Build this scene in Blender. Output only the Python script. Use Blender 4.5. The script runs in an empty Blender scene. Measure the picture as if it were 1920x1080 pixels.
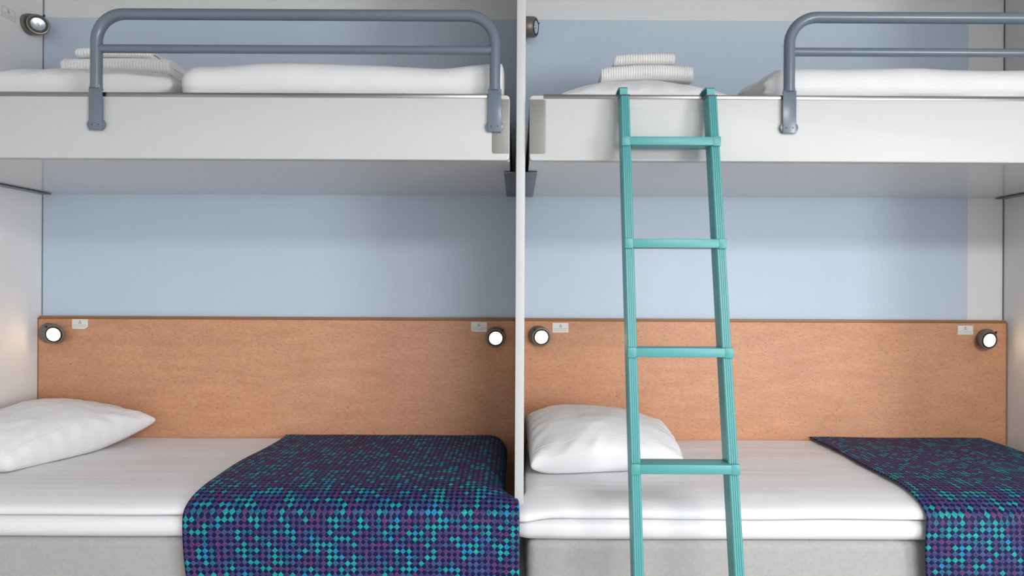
import bpy, bmesh, math, random
from mathutils import Vector, Matrix, noise

PI = math.pi
scene = bpy.context.scene
C = scene.collection

# ------------------------------------------------------------------ camera
F_PX, CAM_D, CAM_Z, VPX, VPY, ROLL = 1160.0, 2.65, 1.25, 970.0, 535.0, math.radians(0.28)
cam_data = bpy.data.cameras.new('camera')
cam = bpy.data.objects.new('camera', cam_data)
C.objects.link(cam)
cam_data.sensor_fit = 'HORIZONTAL'
cam_data.sensor_width = 36.0
cam_data.lens = 36.0 * F_PX / 1920.0
cam_data.shift_x = -(VPX - 960.0) / 1920.0
cam_data.shift_y = (VPY - 540.0) / 1920.0
cam_data.clip_start = 0.02
cam.matrix_world = Matrix.Translation((0, -CAM_D, CAM_Z)) @ Matrix.Rotation(PI / 2, 4, 'X') @ Matrix.Rotation(ROLL, 4, 'Z')
scene.camera = cam

# ------------------------------------------------------------------ light
scene.view_settings.view_transform = 'Standard'
scene.view_settings.look = 'None'
scene.view_settings.gamma = 1.0
scene.view_settings.exposure = 0.0
scene.view_settings.use_curve_mapping = False
world = bpy.data.worlds.new('world')
scene.world = world
world.use_nodes = True
world.node_tree.nodes['Background'].inputs[0].default_value = (0.80, 0.88, 1.0, 1)
world.node_tree.nodes['Background'].inputs[1].default_value = 1.0


def area_light(name, loc, rot, sx, sy, power, col):
    d = bpy.data.lights.new(name, 'AREA')
    d.shape = 'RECTANGLE'
    d.size, d.size_y = sx, sy
    d.energy = power
    d.color = col
    o = bpy.data.objects.new(name, d)
    C.objects.link(o)
    o.location = loc
    o.rotation_euler = rot
    return o


# added daylight: two invented windows, far right and rear wall, unseen behind the camera
REAR_Y = -6.60
ROOM_X = 4.00                         # the room goes on to the right past the bunk niche
WIN = (-6.30, -4.20, 0.60, 1.90)      # far right wall: y0, y1, z0, z1
WIN2 = (2.00, 3.80, 0.60, 1.90)       # rear wall: x0, x1, z0, z1
DAY = (0.975, 0.985, 1.0)
area_light('added_right_daylight', (ROOM_X - 0.02, (WIN[0] + WIN[1]) / 2, (WIN[2] + WIN[3]) / 2),
           (0, PI / 2, 0), WIN[3] - WIN[2] - 0.06, WIN[1] - WIN[0] - 0.06, 195, DAY)
area_light('added_rear_daylight', ((WIN2[0] + WIN2[1]) / 2, REAR_Y + 0.02, (WIN2[2] + WIN2[3]) / 2),
           (PI / 2, 0, 0), WIN2[1] - WIN2[0] - 0.06, WIN2[3] - WIN2[2] - 0.06, 20, DAY)
# added ceiling panel, out of view, invented to light beds and lower walls
ADDED_LAMP_XY = (1.35, -4.2)
area_light('added_ceiling_fill', (*ADDED_LAMP_XY, 2.565), (0, 0, 0), 1.5, 1.2, 185, (1.0, 0.99, 0.98))
LAMP_EMIT = 42.0

# ------------------------------------------------------------------ helpers


def S(px, py, y):
    """pixel of the photograph -> (x, z) on the upright plane at depth coordinate y"""
    dx, dy = px - VPX, py - VPY
    c, s = math.cos(ROLL), math.sin(ROLL)
    u, v = dx * c + dy * s, -dx * s + dy * c
    d = y + CAM_D
    return u * d / F_PX, CAM_Z - v * d / F_PX


def smooth(a, b, x):
    t = max(0.0, min(1.0, (x - a) / (b - a)))
    return t * t * (3 - 2 * t)


def nz(x, y, z=0.0):
    return noise.noise(Vector((x, y, z)))


def link(name, me, m, parent=None):
    o = bpy.data.objects.new(name, me)
    C.objects.link(o)
    if m is not None and not me.materials:
        me.materials.append(m)
    if parent is not None:
        o.parent = parent
    return o


def tag(o, label=None, cat=None, group=None, kind=None):
    if label: o['label'] = label
    if cat: o['category'] = cat
    if group: o['group'] = group
    if kind: o['kind'] = kind
    return o


def thing(name, label, cat, loc=(0, 0, 0), group=None):
    o = bpy.data.objects.new(name, None)
    C.objects.link(o)
    o.location = loc
    o.empty_display_size = 0.05
    return tag(o, label, cat, group)


def from_bm(name, bm, m, parent=None, smooth_deg=None):
    bmesh.ops.recalc_face_normals(bm, faces=bm.faces[:])
    me = bpy.data.meshes.new(name)
    bm.to_mesh(me)
    bm.free()
    if smooth_deg is not None:
        for p in me.polygons: p.use_smooth = True
        me.set_sharp_from_angle(angle=math.radians(smooth_deg))
    return link(name, me, m, parent)


def add_box(bm, x0, x1, y0, y1, z0, z1):
    vs = [bm.verts.new((x, y, z)) for x in (x0, x1) for y in (y0, y1) for z in (z0, z1)]
    for f in ((0, 1, 3, 2), (4, 6, 7, 5), (0, 4, 5, 1), (2, 3, 7, 6), (0, 2, 6, 4), (1, 5, 7, 3)):
        bm.faces.new([vs[i] for i in f])
    return vs


def box(name, x0, x1, y0, y1, z0, z1, m, parent=None, bevel=0.0, seg=2):
    bm = bmesh.new()
    add_box(bm, x0, x1, y0, y1, z0, z1)
    if bevel > 0:
        bmesh.ops.bevel(bm, geom=bm.edges[:], offset=bevel, segments=seg, profile=0.5, affect='EDGES')
    return from_bm(name, bm, m, parent, 40 if bevel > 0 else None)


def prism(name, pts, h0, h1, axis, m, parent=None, bevel=0.0):
    """polygon pts (a,b) extruded between h0 and h1 along an axis: 'y' -> (a,h,b), 'z' -> (a,b,h), 'x' -> (h,a,b)"""
    bm = bmesh.new()
    f = {'y': lambda a, b, h: (a, h, b), 'z': lambda a, b, h: (a, b, h), 'x': lambda a, b, h: (h, a, b)}[axis]
    lo = [bm.verts.new(f(a, b, h0)) for a, b in pts]
    hi = [bm.verts.new(f(a, b, h1)) for a, b in pts]
    n = len(pts)
    bm.faces.new(lo[::-1])
    bm.faces.new(hi)
    for i in range(n):
        bm.faces.new((lo[i], lo[(i + 1) % n], hi[(i + 1) % n], hi[i]))
    if bevel > 0:
        bmesh.ops.recalc_face_normals(bm, faces=bm.faces[:])
        ed = [e for e in bm.edges if len(e.link_faces) == 2 and e.calc_face_angle(0) > 0.9]
        bmesh.ops.bevel(bm, geom=ed, offset=bevel, segments=2, profile=0.5, affect='EDGES')
    return from_bm(name, bm, m, parent, 40)


def tube(name, path, r, m, parent=None, n=20):
    bm = bmesh.new()
    rings = []
    pts = [Vector(p) for p in path]
    for i, p in enumerate(pts):
        a = pts[max(0, i - 1)]
        b = pts[min(len(pts) - 1, i + 1)]
        t = (b - a).normalized()
        u = t.cross(Vector((0, 1, 0)))
        if u.length < 1e-4: u = t.cross(Vector((1, 0, 0)))
        u.normalize()
        w = t.cross(u)
        rings.append([bm.verts.new(p + r * (math.cos(2 * PI * k / n) * u + math.sin(2 * PI * k / n) * w)) for k in range(n)])
    for i in range(len(rings) - 1):
        for k in range(n):
            bm.faces.new((rings[i][k], rings[i][(k + 1) % n], rings[i + 1][(k + 1) % n], rings[i + 1][k]))
    bm.faces.new(rings[0][::-1])
    bm.faces.new(rings[-1])
    return from_bm(name, bm, m, parent, 50)


def loft(name, rings, m, parent=None, cap0=True, cap1=True, deg=45):
    """rings: lists of equally many points"""
    bm = bmesh.new()
    R = [[bm.verts.new(p) for p in r] for r in rings]
    n = len(R[0])
    for i in range(len(R) - 1):
        for k in range(n):
            bm.faces.new((R[i][k], R[i][(k + 1) % n], R[i + 1][(k + 1) % n], R[i + 1][k]))
    if cap0: bm.faces.new(R[0][::-1])
    if cap1: bm.faces.new(R[-1])
    return from_bm(name, bm, m, parent, deg)


def grid(name, P, UV, m, parent=None, closed=False, caps=False):
    """surface from points P[i][j]; closed wraps j; caps close both i-ends"""
    nI, nJ = len(P), len(P[0])
    verts = [tuple(p) for row in P for p in row]
    faces, uvs = [], []
    jr = nJ if closed else nJ - 1
    for i in range(nI - 1):
        for j in range(jr):
            j2 = (j + 1) % nJ
            faces.append((i * nJ + j, i * nJ + j2, (i + 1) * nJ + j2, (i + 1) * nJ + j))
            uvs.append((UV[i][j], UV[i][j2], UV[i + 1][j2], UV[i + 1][j]))
    if caps:
        faces.append(tuple(range(nJ))[::-1]); uvs.append(tuple(UV[0])[::-1])
        faces.append(tuple((nI - 1) * nJ + j for j in range(nJ))); uvs.append(tuple(UV[-1]))
    me = bpy.data.meshes.new(name)
    me.from_pydata(verts, [], faces)
    lay = me.uv_layers.new(name='UVMap')
    k = 0
    for f in uvs:
        for uv in f:
            lay.data[k].uv = uv
            k += 1
    bm = bmesh.new()
    bm.from_mesh(me)
    bmesh.ops.recalc_face_normals(bm, faces=bm.faces[:])
    bm.to_mesh(me)
    bm.free()
    for p in me.polygons: p.use_smooth = True
    me.set_sharp_from_angle(angle=math.radians(70))
    return link(name, me, m, parent)


# ------------------------------------------------------------------ materials
def new_mat(name):
    m = bpy.data.materials.new(name)
    m.use_nodes = True
    nt = m.node_tree
    return m, nt, nt.nodes['Principled BSDF']


def mat(name, col, rough=0.5, metal=0.0, var=0.0, vscale=6.0, bump=0.0, bscale=200.0, stretch=(1, 1, 1), spec=0.5, coat=0.0, sheen=0.0):
    m, nt, b = new_mat(name)
    b.inputs['Base Color'].default_value = (*col, 1)
    b.inputs['Roughness'].default_value = rough
    b.inputs['Metallic'].default_value = metal
    b.inputs['Specular IOR Level'].default_value = spec
    b.inputs['Coat Weight'].default_value = coat
    b.inputs['Sheen Weight'].default_value = sheen
    if var or bump:
        tc = nt.nodes.new('ShaderNodeTexCoord')
        mp = nt.nodes.new('ShaderNodeMapping')
        mp.inputs['Scale'].default_value = stretch
        nt.links.new(tc.outputs['Object'], mp.inputs[0])
    if var:
        n = nt.nodes.new('ShaderNodeTexNoise')
        n.inputs['Scale'].default_value = vscale
        n.inputs['Detail'].default_value = 4
        nt.links.new(mp.outputs[0], n.inputs['Vector'])
        mx = nt.nodes.new('ShaderNodeMix')
        mx.data_type = 'RGBA'
        mx.inputs[6].default_value = (*[c * (1 - var) for c in col], 1)
        mx.inputs[7].default_value = (*[min(1, c * (1 + var)) for c in col], 1)
        nt.links.new(n.outputs['Fac'], mx.inputs[0])
        nt.links.new(mx.outputs[2], b.inputs['Base Color'])
    if bump:
        n2 = nt.nodes.new('ShaderNodeTexNoise')
        n2.inputs['Scale'].default_value = bscale
        n2.inputs['Detail'].default_value = 3
        nt.links.new(mp.outputs[0], n2.inputs['Vector'])
        bp = nt.nodes.new('ShaderNodeBump')
        bp.inputs['Strength'].default_value = bump
        bp.inputs['Distance'].default_value = 0.002
        nt.links.new(n2.outputs['Fac'], bp.inputs['Height'])
        nt.links.new(bp.outputs[0], b.inputs['Normal'])
    return m


def emit_mat(name, col, strength):
    m, nt, b = new_mat(name)
    b.inputs['Base Color'].default_value = (1, 0.9, 0.75, 1)
    b.inputs['Emission Color'].default_value = (*col, 1)
    b.inputs['Emission Strength'].default_value = strength
    return m


def wood_mat():
    m, nt, b = new_mat('beech_veneer')
    L = nt.links.new
    tc = nt.nodes.new('ShaderNodeTexCoord')

    def stretched_noise(scale, st, det=3, rough=0.5):
        mp = nt.nodes.new('ShaderNodeMapping')
        mp.inputs['Scale'].default_value = st
        L(tc.outputs['Object'], mp.inputs[0])
        n = nt.nodes.new('ShaderNodeTexNoise')
        n.inputs['Scale'].default_value = scale
        n.inputs['Detail'].default_value = det
        n.inputs['Roughness'].default_value = rough
        L(mp.outputs[0], n.inputs['Vector'])
        return n.outputs['Fac']

    def ramp(fac, stops):
        r = nt.nodes.new('ShaderNodeValToRGB')
        e = r.color_ramp.elements
        while len(e) < len(stops): e.new(0.5)
        for el, (p, c) in zip(e, stops):
            el.position = p
            el.color = (*c, 1)
        L(fac, r.inputs[0])
        return r.outputs[0]

    def mix(fac, a, c, mode='MIX'):
        x = nt.nodes.new('ShaderNodeMix')
        x.data_type = 'RGBA'
        x.blend_type = mode
        if isinstance(fac, float): x.inputs[0].default_value = fac
        else: L(fac, x.inputs[0])
        L(a, x.inputs[6])
        if isinstance(c, tuple): x.inputs[7].default_value = (*c, 1)
        else: L(c, x.inputs[7])
        return x.outputs[2]
    grain = ramp(stretched_noise(9, (0.6, 1, 2.6), 5, 0.55), [(0.3, (0.53, 0.255, 0.142)), (0.7, (0.61, 0.31, 0.178))])
    fine = ramp(stretched_noise(95, (0.5, 1, 1.6), 3), [(0.35, (0.90, 0.90, 0.90)), (0.65, (1.05, 1.05, 1.05))])
    col = mix(1.0, grain, fine, 'MULTIPLY')
    fl = ramp(stretched_noise(150, (0.6, 1, 1.5), 2, 0.4), [(0.655, (0, 0, 0)), (0.70, (1, 1, 1))])
    f2 = nt.nodes.new('ShaderNodeMath')
    f2.operation = 'MULTIPLY'
    L(fl, f2.inputs[0])
    f2.inputs[1].default_value = 0.55
    col = mix(f2.outputs[0], col, (0.20, 0.075, 0.04))
    L(col, b.inputs['Base Color'])
    b.inputs['Roughness'].default_value = 0.52
    return m


def linen_mat(name, col, stripe, pitch=0.034):
    """satin-striped cotton: stripes along the bed, woven in (same colour, other gloss)"""
    m, nt, b = new_mat(name)
    L = nt.links.new
    uv = nt.nodes.new('ShaderNodeUVMap')
    uv.uv_map = 'UVMap'
    sp = nt.nodes.new('ShaderNodeSeparateXYZ')
    L(uv.outputs[0], sp.inputs[0])

    def math_node(op, a, c=None):
        n = nt.nodes.new('ShaderNodeMath')
        n.operation = op
        L(a, n.inputs[0])
        if c is not None: n.inputs[1].default_value = c
        return n.outputs[0]
    s = math_node('SINE', math_node('MULTIPLY', sp.outputs[1], 2 * PI / pitch))
    s = math_node('GREATER_THAN', s, 0.0)
    mr = nt.nodes.new('ShaderNodeMapRange')
    L(s, mr.inputs[0])
    mr.inputs[3].default_value = 0.72
    mr.inputs[4].default_value = 0.48
    L(mr.outputs[0], b.inputs['Roughness'])
    mx = nt.nodes.new('ShaderNodeMix')
    mx.data_type = 'RGBA'
    mx.inputs[6].default_value = (*[c * (1 - stripe) for c in col], 1)
    mx.inputs[7].default_value = (*col, 1)
    L(s, mx.inputs[0])
    L(mx.outputs[2], b.inputs['Base Color'])
    tc = nt.nodes.new('ShaderNodeTexCoord')
    mp = nt.nodes.new('ShaderNodeMapping')
    mp.inputs['Scale'].default_value = (0.35, 1, 1)
    L(tc.outputs['Object'], mp.inputs[0])
    n2 = nt.nodes.new('ShaderNodeTexNoise')
    n2.inputs['Scale'].default_value = 26
    n2.inputs['Detail'].default_value = 4
    L(mp.outputs[0], n2.inputs['Vector'])
    bp = nt.nodes.new('ShaderNodeBump')
    bp.inputs['Strength'].default_value = 0.18
    bp.inputs['Distance'].default_value = 0.006
    L(n2.outputs['Fac'], bp.inputs['Height'])
    L(bp.outputs[0], b.inputs['Normal'])
    b.inputs['Sheen Weight'].default_value = 0.15
    return m


def throw_mat():
    m, nt, b = new_mat('woven_check')
    L = nt.links.new
    N = nt.nodes.new
    uv = N('ShaderNodeUVMap')
    uv.uv_map = 'UVMap'
    mp = N('ShaderNodeMapping')
    k = 1 / 0.0129
    mp.inputs['Scale'].default_value = (k, k, k)
    mp.inputs['Rotation'].default_value = (0, 0, PI / 4)
    L(uv.outputs[0], mp.inputs[0])
    fl = N('ShaderNodeVectorMath'); fl.operation = 'FLOOR'
    L(mp.outputs[0], fl.inputs[0])
    fr = N('ShaderNodeVectorMath'); fr.operation = 'SUBTRACT'
    L(mp.outputs[0], fr.inputs[0]); L(fl.outputs[0], fr.inputs[1])
    sf = N('ShaderNodeSeparateXYZ'); L(fl.outputs[0], sf.inputs[0])
    sr = N('ShaderNodeSeparateXYZ'); L(fr.outputs[0], sr.inputs[0])

    def M(op, a, c=None, d=None):
        n = N('ShaderNodeMath'); n.operation = op
        for i, v in enumerate((a, c, d)):
            if v is None: continue
            if isinstance(v, (int, float)): n.inputs[i].default_value = v
            else: L(v, n.inputs[i])
        return n.outputs[0]
    par = M('FLOORED_MODULO', M('ADD', sf.outputs[0], sf.outputs[1]), 2.0)
    dark = M('GREATER_THAN', par, 0.5)
    wn = N('ShaderNodeTexWhiteNoise'); wn.noise_dimensions = '3D'
    L(fl.outputs[0], wn.inputs['Vector'])
    # clusters: a coarse noise taken once per cell
    cl = N('ShaderNodeTexNoise')
    cl.inputs['Scale'].default_value = 0.26
    cl.inputs['Detail'].default_value = 2
    L(fl.outputs[0], cl.inputs['Vector'])
    v = M('ADD', M('MULTIPLY', wn.outputs['Value'], 0.55), M('MULTIPLY', M('SUBTRACT', cl.outputs['Fac'], 0.5), 1.5))
    v = M('ADD', v, 0.26)
    rp = N('ShaderNodeValToRGB')
    rp.color_ramp.interpolation = 'CONSTANT'
    stops = [(0.0, (0.090, 0.032, 0.125)), (0.30, (0.048, 0.036, 0.14)), (0.50, (0.042, 0.070, 0.20)), (0.59, (0.012, 0.12, 0.20)),
             (0.67, (0.008, 0.27, 0.28)), (0.83, (0.010, 0.20, 0.40)), (0.9, (0.008, 0.33, 0.31))]
    e = rp.color_ramp.elements
    while len(e) < len(stops): e.new(0.5)
    for el, (p, c) in zip(e, stops):
        el.position = p; el.color = (*c, 1)
    L(v, rp.inputs[0])
    # thread streaks inside a cell
    st = N('ShaderNodeTexNoise')
    st.inputs['Scale'].default_value = 2.6
    L(mp.outputs[0], st.inputs['Vector'])
    br = N('ShaderNodeMapRange')
    L(st.outputs['Fac'], br.inputs[0])
    br.inputs[1].default_value = 0.3; br.inputs[2].default_value = 0.7
    br.inputs[3].default_value = 0.6; br.inputs[4].default_value = 1.35
    mul = N('ShaderNodeVectorMath'); mul.operation = 'SCALE'
    L(rp.outputs[0], mul.inputs[0]); L(br.outputs[0], mul.inputs['Scale'])
    # navy blobs: rounded squares slightly larger than their cell
    ax = M('ABSOLUTE', M('SUBTRACT', sr.outputs[0], 0.5))
    ay = M('ABSOLUTE', M('SUBTRACT', sr.outputs[1], 0.5))
    edge = M('MAXIMUM', ax, ay)
    thread = M('GREATER_THAN', edge, 0.455)
    mx = N('ShaderNodeMix'); mx.data_type = 'RGBA'
    L(dark, mx.inputs[0]); L(mul.outputs[0], mx.inputs[6])
    mx.inputs[7].default_value = (0.0030, 0.0052, 0.048, 1)
    w2 = N('ShaderNodeTexNoise'); w2.inputs['Scale'].default_value = 0.9
    L(mp.outputs[0], w2.inputs['Vector'])
    tf = M('MULTIPLY', thread, M('MULTIPLY', M('GREATER_THAN', w2.outputs['Fac'], 0.52), 0.25))
    mx2 = N('ShaderNodeMix'); mx2.data_type = 'RGBA'
    L(tf, mx2.inputs[0]); L(mx.outputs[2], mx2.inputs[6])
    mx2.inputs[7].default_value = (0.16, 0.30, 0.40, 1)
    L(mx2.outputs[2], b.inputs['Base Color'])
    b.inputs['Roughness'].default_value = 0.6
    b.inputs['Specular IOR Level'].default_value = 0.22
    hgt = M('POWER', M('SUBTRACT', 1.0, M('MULTIPLY', edge, 2.0)), 0.5)
    bp = N('ShaderNodeBump')
    bp.inputs['Strength'].default_value = 0.5
    bp.inputs['Distance'].default_value = 0.0015
    L(hgt, bp.inputs['Height'])
    L(bp.outputs[0], b.inputs['Normal'])
    return m


M_WHITE = mat('white_laminate', (0.54, 0.55, 0.545), 0.45, var=0.015, vscale=3)
M_WALL = mat('wall_laminate', (0.72, 0.72, 0.72), 0.6, var=0.02, vscale=4, bump=0.05, bscale=300)
M_BLUE = mat('blue_wall_laminate', (0.495, 0.585, 0.69), 0.6, var=0.02, vscale=5, bump=0.05, bscale=300)
M_UNDER = mat('glossy_underside', (0.66, 0.655, 0.66), 0.13, var=0.015, vscale=4)
M_STEEL = mat('brushed_steel', (0.30, 0.29, 0.28), 0.30, 1.0, var=0.12, vscale=30, stretch=(0.05, 1, 1))
M_PLATE = mat('steel_plate', (0.25, 0.245, 0.23), 0.5, 0.3, var=0.10, vscale=14)
M_BRACK = mat('bracket_steel', (0.20, 0.21, 0.24), 0.34, 0.85, var=0.08, vscale=10)
M_RAIL = mat('blue_grey_paint', (0.125, 0.16, 0.20), 0.27, var=0.03, vscale=8)
M_TEAL = mat('teal_paint', (0.070, 0.305, 0.31), 0.40, var=0.03, vscale=8)
M_BLACK = mat('black_plastic', (0.012, 0.012, 0.013), 0.45, var=0.1, vscale=20)
M_BRONZE = mat('bronze_grey_plastic', (0.17, 0.15, 0.13), 0.36, 0.3, var=0.06, vscale=20)
M_REFL = mat('lamp_reflector', (0.62, 0.68, 0.74), 0.18, 0.8, var=0.25, vscale=60)
M_BULB = emit_mat('warm_bulb', (1.0, 0.66, 0.34), LAMP_EMIT)
M_GLOW = emit_mat('warm_reflector_glow', (1.0, 0.70, 0.38), 3.0)  # warm halo round the bulb, put in as emission on the reflector
M_WOOD = wood_mat()
M_BAND = mat('brown_edge_band', (0.27, 0.125, 0.05), 0.45, var=0.12, vscale=20, stretch=(0.2, 1, 1))
M_LINEN = linen_mat('white_satin_stripe', (0.735, 0.74, 0.76), 0.024, 0.044)
M_PILLOW = linen_mat('white_pillow_cotton', (0.70, 0.705, 0.72), 0.03, 0.05)
M_BASE = mat('grey_upholstery', (0.385, 0.378, 0.37), 0.85, var=0.13, vscale=90, bump=0.5, bscale=420, sheen=0.2)
M_TOWEL = mat('white_terry', (0.80, 0.80, 0.79), 0.95, var=0.03, vscale=60, bump=0.6, bscale=700, sheen=0.3)
M_THROW = throw_mat()
M_PAPER = mat('sticker_paper', (0.70, 0.69, 0.66), 0.5, var=0.03, vscale=30)
M_PRINT = mat('grey_print', (0.22, 0.22, 0.20), 0.6, var=0.05, vscale=30)
M_FAINT = mat('faint_grey_print', (0.42, 0.41, 0.37), 0.6, var=0.05, vscale=30)
M_BORDER = mat('olive_print', (0.40, 0.41, 0.18), 0.6, var=0.05, vscale=30)
M_JOINT = mat('dark_joint', (0.16, 0.15, 0.16), 0.6, var=0.05)
M_FLOOR = mat('grey_vinyl', (0.30, 0.29, 0.28), 0.5, var=0.10, vscale=25)
M_CEIL = mat('ceiling_grey', (0.48, 0.48, 0.475), 0.7, var=0.02)
M_GLASS, _nt, _b = new_mat('window_glass')
_b.inputs['Base Color'].default_value = (0.95, 0.98, 1, 1)
_b.inputs['Roughness'].default_value = 0.02
_b.inputs['Transmission Weight'].default_value = 1.0
_b.inputs['IOR'].default_value = 1.05

# ------------------------------------------------------------------ room shell
XL = S(79, 470, 0)[0]       # left wall
XR = S(1882, 470, 0)[0]     # right wall
ZC = 2.60


def struct(o):
    o['kind'] = 'structure'
    return o


struct(box('floor', XL - 0.06, ROOM_X + 0.06, REAR_Y - 0.06, 0.06, -0.05, 0.0, M_FLOOR))
struct(box('ceiling', XL - 0.06, ROOM_X + 0.06, REAR_Y - 0.06, 0.06, ZC, ZC + 0.05, M_CEIL))
wall_back = struct(box('wall_back', XL - 0.06, ROOM_X, 0.003, 0.06, 0, ZC, M_WALL))
struct(box('wall_left', XL - 0.06, XL, REAR_Y, 0.003, 0, ZC, M_WALL))
struct(box('wall_right', XR, XR + 0.03, -1.05, 0.003, 0, ZC, M_WALL))          # end panel of the bunk niche
bm = bmesh.new()
add_box(bm, ROOM_X, ROOM_X + 0.06, REAR_Y, WIN[0], 0, ZC)
add_box(bm, ROOM_X, ROOM_X + 0.06, WIN[1], 0.06, 0, ZC)
add_box(bm, ROOM_X, ROOM_X + 0.06, WIN[0], WIN[1], 0, WIN[2])
add_box(bm, ROOM_X, ROOM_X + 0.06, WIN[0], WIN[1], WIN[3], ZC)
struct(from_bm('wall_far_right', bm, M_WALL))
bm = bmesh.new()
add_box(bm, XL - 0.06, WIN2[0], REAR_Y - 0.06, REAR_Y, 0, ZC)
add_box(bm, WIN2[1], ROOM_X + 0.06, REAR_Y - 0.06, REAR_Y, 0, ZC)
add_box(bm, WIN2[0], WIN2[1], REAR_Y - 0.06, REAR_Y, 0, WIN2[2])
add_box(bm, WIN2[0], WIN2[1], REAR_Y - 0.06, REAR_Y, WIN2[3], ZC)
struct(from_bm('wall_rear', bm, M_WALL))
for name, W_, loc, rz in (('added_window_1', WIN, (ROOM_X, (WIN[0] + WIN[1]) / 2, WIN[2]), PI / 2),  # invented windows, added out of view around the two daylight sources
                          ('added_window_2', WIN2, ((WIN2[0] + WIN2[1]) / 2, REAR_Y, WIN2[2]), 0.0)):
    win = bpy.data.objects.new(name, None)
    C.objects.link(win)
    win.location = loc
    win.rotation_euler = (0, 0, rz)
    struct(win)
    hw, hh = (W_[1] - W_[0]) / 2, W_[3] - W_[2]
    for a in ((-hw, -hw + .03, 0, hh), (hw - .03, hw, 0, hh), (-hw + .03, hw - .03, 0, .03), (-hw + .03, hw - .03, hh - .03, hh)):
        box('window_frame', a[0], a[1], -0.05, 0.004, a[2], a[3], M_WHITE, win)
    box('pane', -hw + .03, hw - .03, -0.035, -0.03, .03, hh - .03, M_GLASS, win)
lamp = thing('added_ceiling_light', 'added flat light panel in the ceiling, out of view, set up for the lighting', 'ceiling light', (*ADDED_LAMP_XY, ZC))  # invented fitting round the added ceiling source
for a in ((-.78, .78, -.63, -.60), (-.78, .78, .60, .63), (-.78, -.75, -.60, .60), (.75, .78, -.60, .60)):
    box('frame', a[0], a[1], a[2], a[3], -0.032, 0.0, M_WHITE, lamp)
box('diffuser', -.75, .75, -.60, .60, -0.03, 0.0, M_CEIL, lamp)

# blue laminate sheets on the back wall
PL, PR = -0.0055, 0.0225     # faces of the partition
ZH0 = 1.112                 # corner joints show above the headboards
PF = -0.742                  # its front edge
ZBLUE = S(500, 34.5, 0)[1]
XBLUE = S(1814, 470, 0)[0]
box('blue_panel', XL + 0.001, PL, 0.0, 0.003, 0.0, ZBLUE, M_BLUE, wall_back)
box('blue_panel', PR, XBLUE, 0.0, 0.003, 0.0, ZBLUE, M_BLUE, wall_back)
struct(box('wall_middle', PL, PR, PF, 0.0, 0.50, ZC, M_WHITE, bevel=0.0025))

struct(box('trim_1', XL + 0.0001, XL + 0.0032, -0.0025, 0.0, ZH0, ZC, M_JOINT))
struct(box('trim_2', XR - 0.0028, XR - 0.0001, -0.0025, 0.003, ZH0, ZC, M_JOINT))

# ------------------------------------------------------------------ headboards
ZH = 1.1105


def headboard(x0, x1, clip, label):
    t = thing('headboard', label, 'headboard', ((x0 + x1) / 2, -0.012, 0.30), 'wooden headboards behind the lower beds')
    ox, oy, oz = t.location
    yb, yf = -0.001 - oy, -0.024 - oy
    b = 0.012                                     # band height
    c = 0.010
    zt, zb = ZH - b - oz, 0.0
    a0, a1 = x0 - ox, x1 - ox
    prism('veneer_panel', [(a0, zb), (a1, zb), (a1, zt), (a0, zt)], yf, yb, 'y', M_WOOD, t, 0.0012)
    top = ZH - oz
    if clip < 0: pts = [(a0, zt), (a1, zt), (a1, top), (a0 + c, top), (a0, top - c)]
    else: pts = [(a0, zt), (a1, zt), (a1, top - c), (a1 - c, top), (a0, top)]
    prism('edge_band', pts, yf - 0.0012, yb, 'y', M_BAND, t, 0.002)
    e = a0 if clip < 0 else a1
    s = -1 if clip < 0 else 1
    lo, hi = sorted((e, e - s * 0.004))
    box('end_band', lo, hi, yf - 0.001, yf - 0.0001, zb, zt, M_BAND, t)
    return t


headboard(XL + 0.001, PL - 0.003, -1, 'orange-brown wooden headboard behind the lower bed left of the white partition')
headboard(PR + 0.001, XR - 0.003, 1, 'pale wooden headboard behind the lower bed with the ladder in front')

# ------------------------------------------------------------------ upper bunks
BF = -0.758                 # bunk front plane
ZT, ZB = 1.832, 1.632       # top and bottom of the bunk
XE1 = S(955.5, 240, BF)[0]  # right end of left bunk
XE2 = S(993.0, 240, BF)[0]  # left end of right bunk


def rounded_rect(x0, x1, z0, z1, radii, n=5):
    """radii: bottom-left, bottom-right, top-right, top-left"""
    pts = []
    for (cx, cz, a0, r) in ((x0, z0, PI, radii[0]), (x1, z0, 1.5 * PI, radii[1]), (x1, z1, 0, radii[2]), (x0, z1, 0.5 * PI, radii[3])):
        if r <= 0:
            pts.append((cx, cz)); continue
        ccx = cx + r if cx == x0 else cx - r
        ccz = cz + r if cz == z0 else cz - r
        for k in range(n + 1):
            a = a0 + 0.5 * PI * k / n
            pts.append((ccx + r * math.cos(a), ccz + r * math.sin(a)))
    return pts


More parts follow.
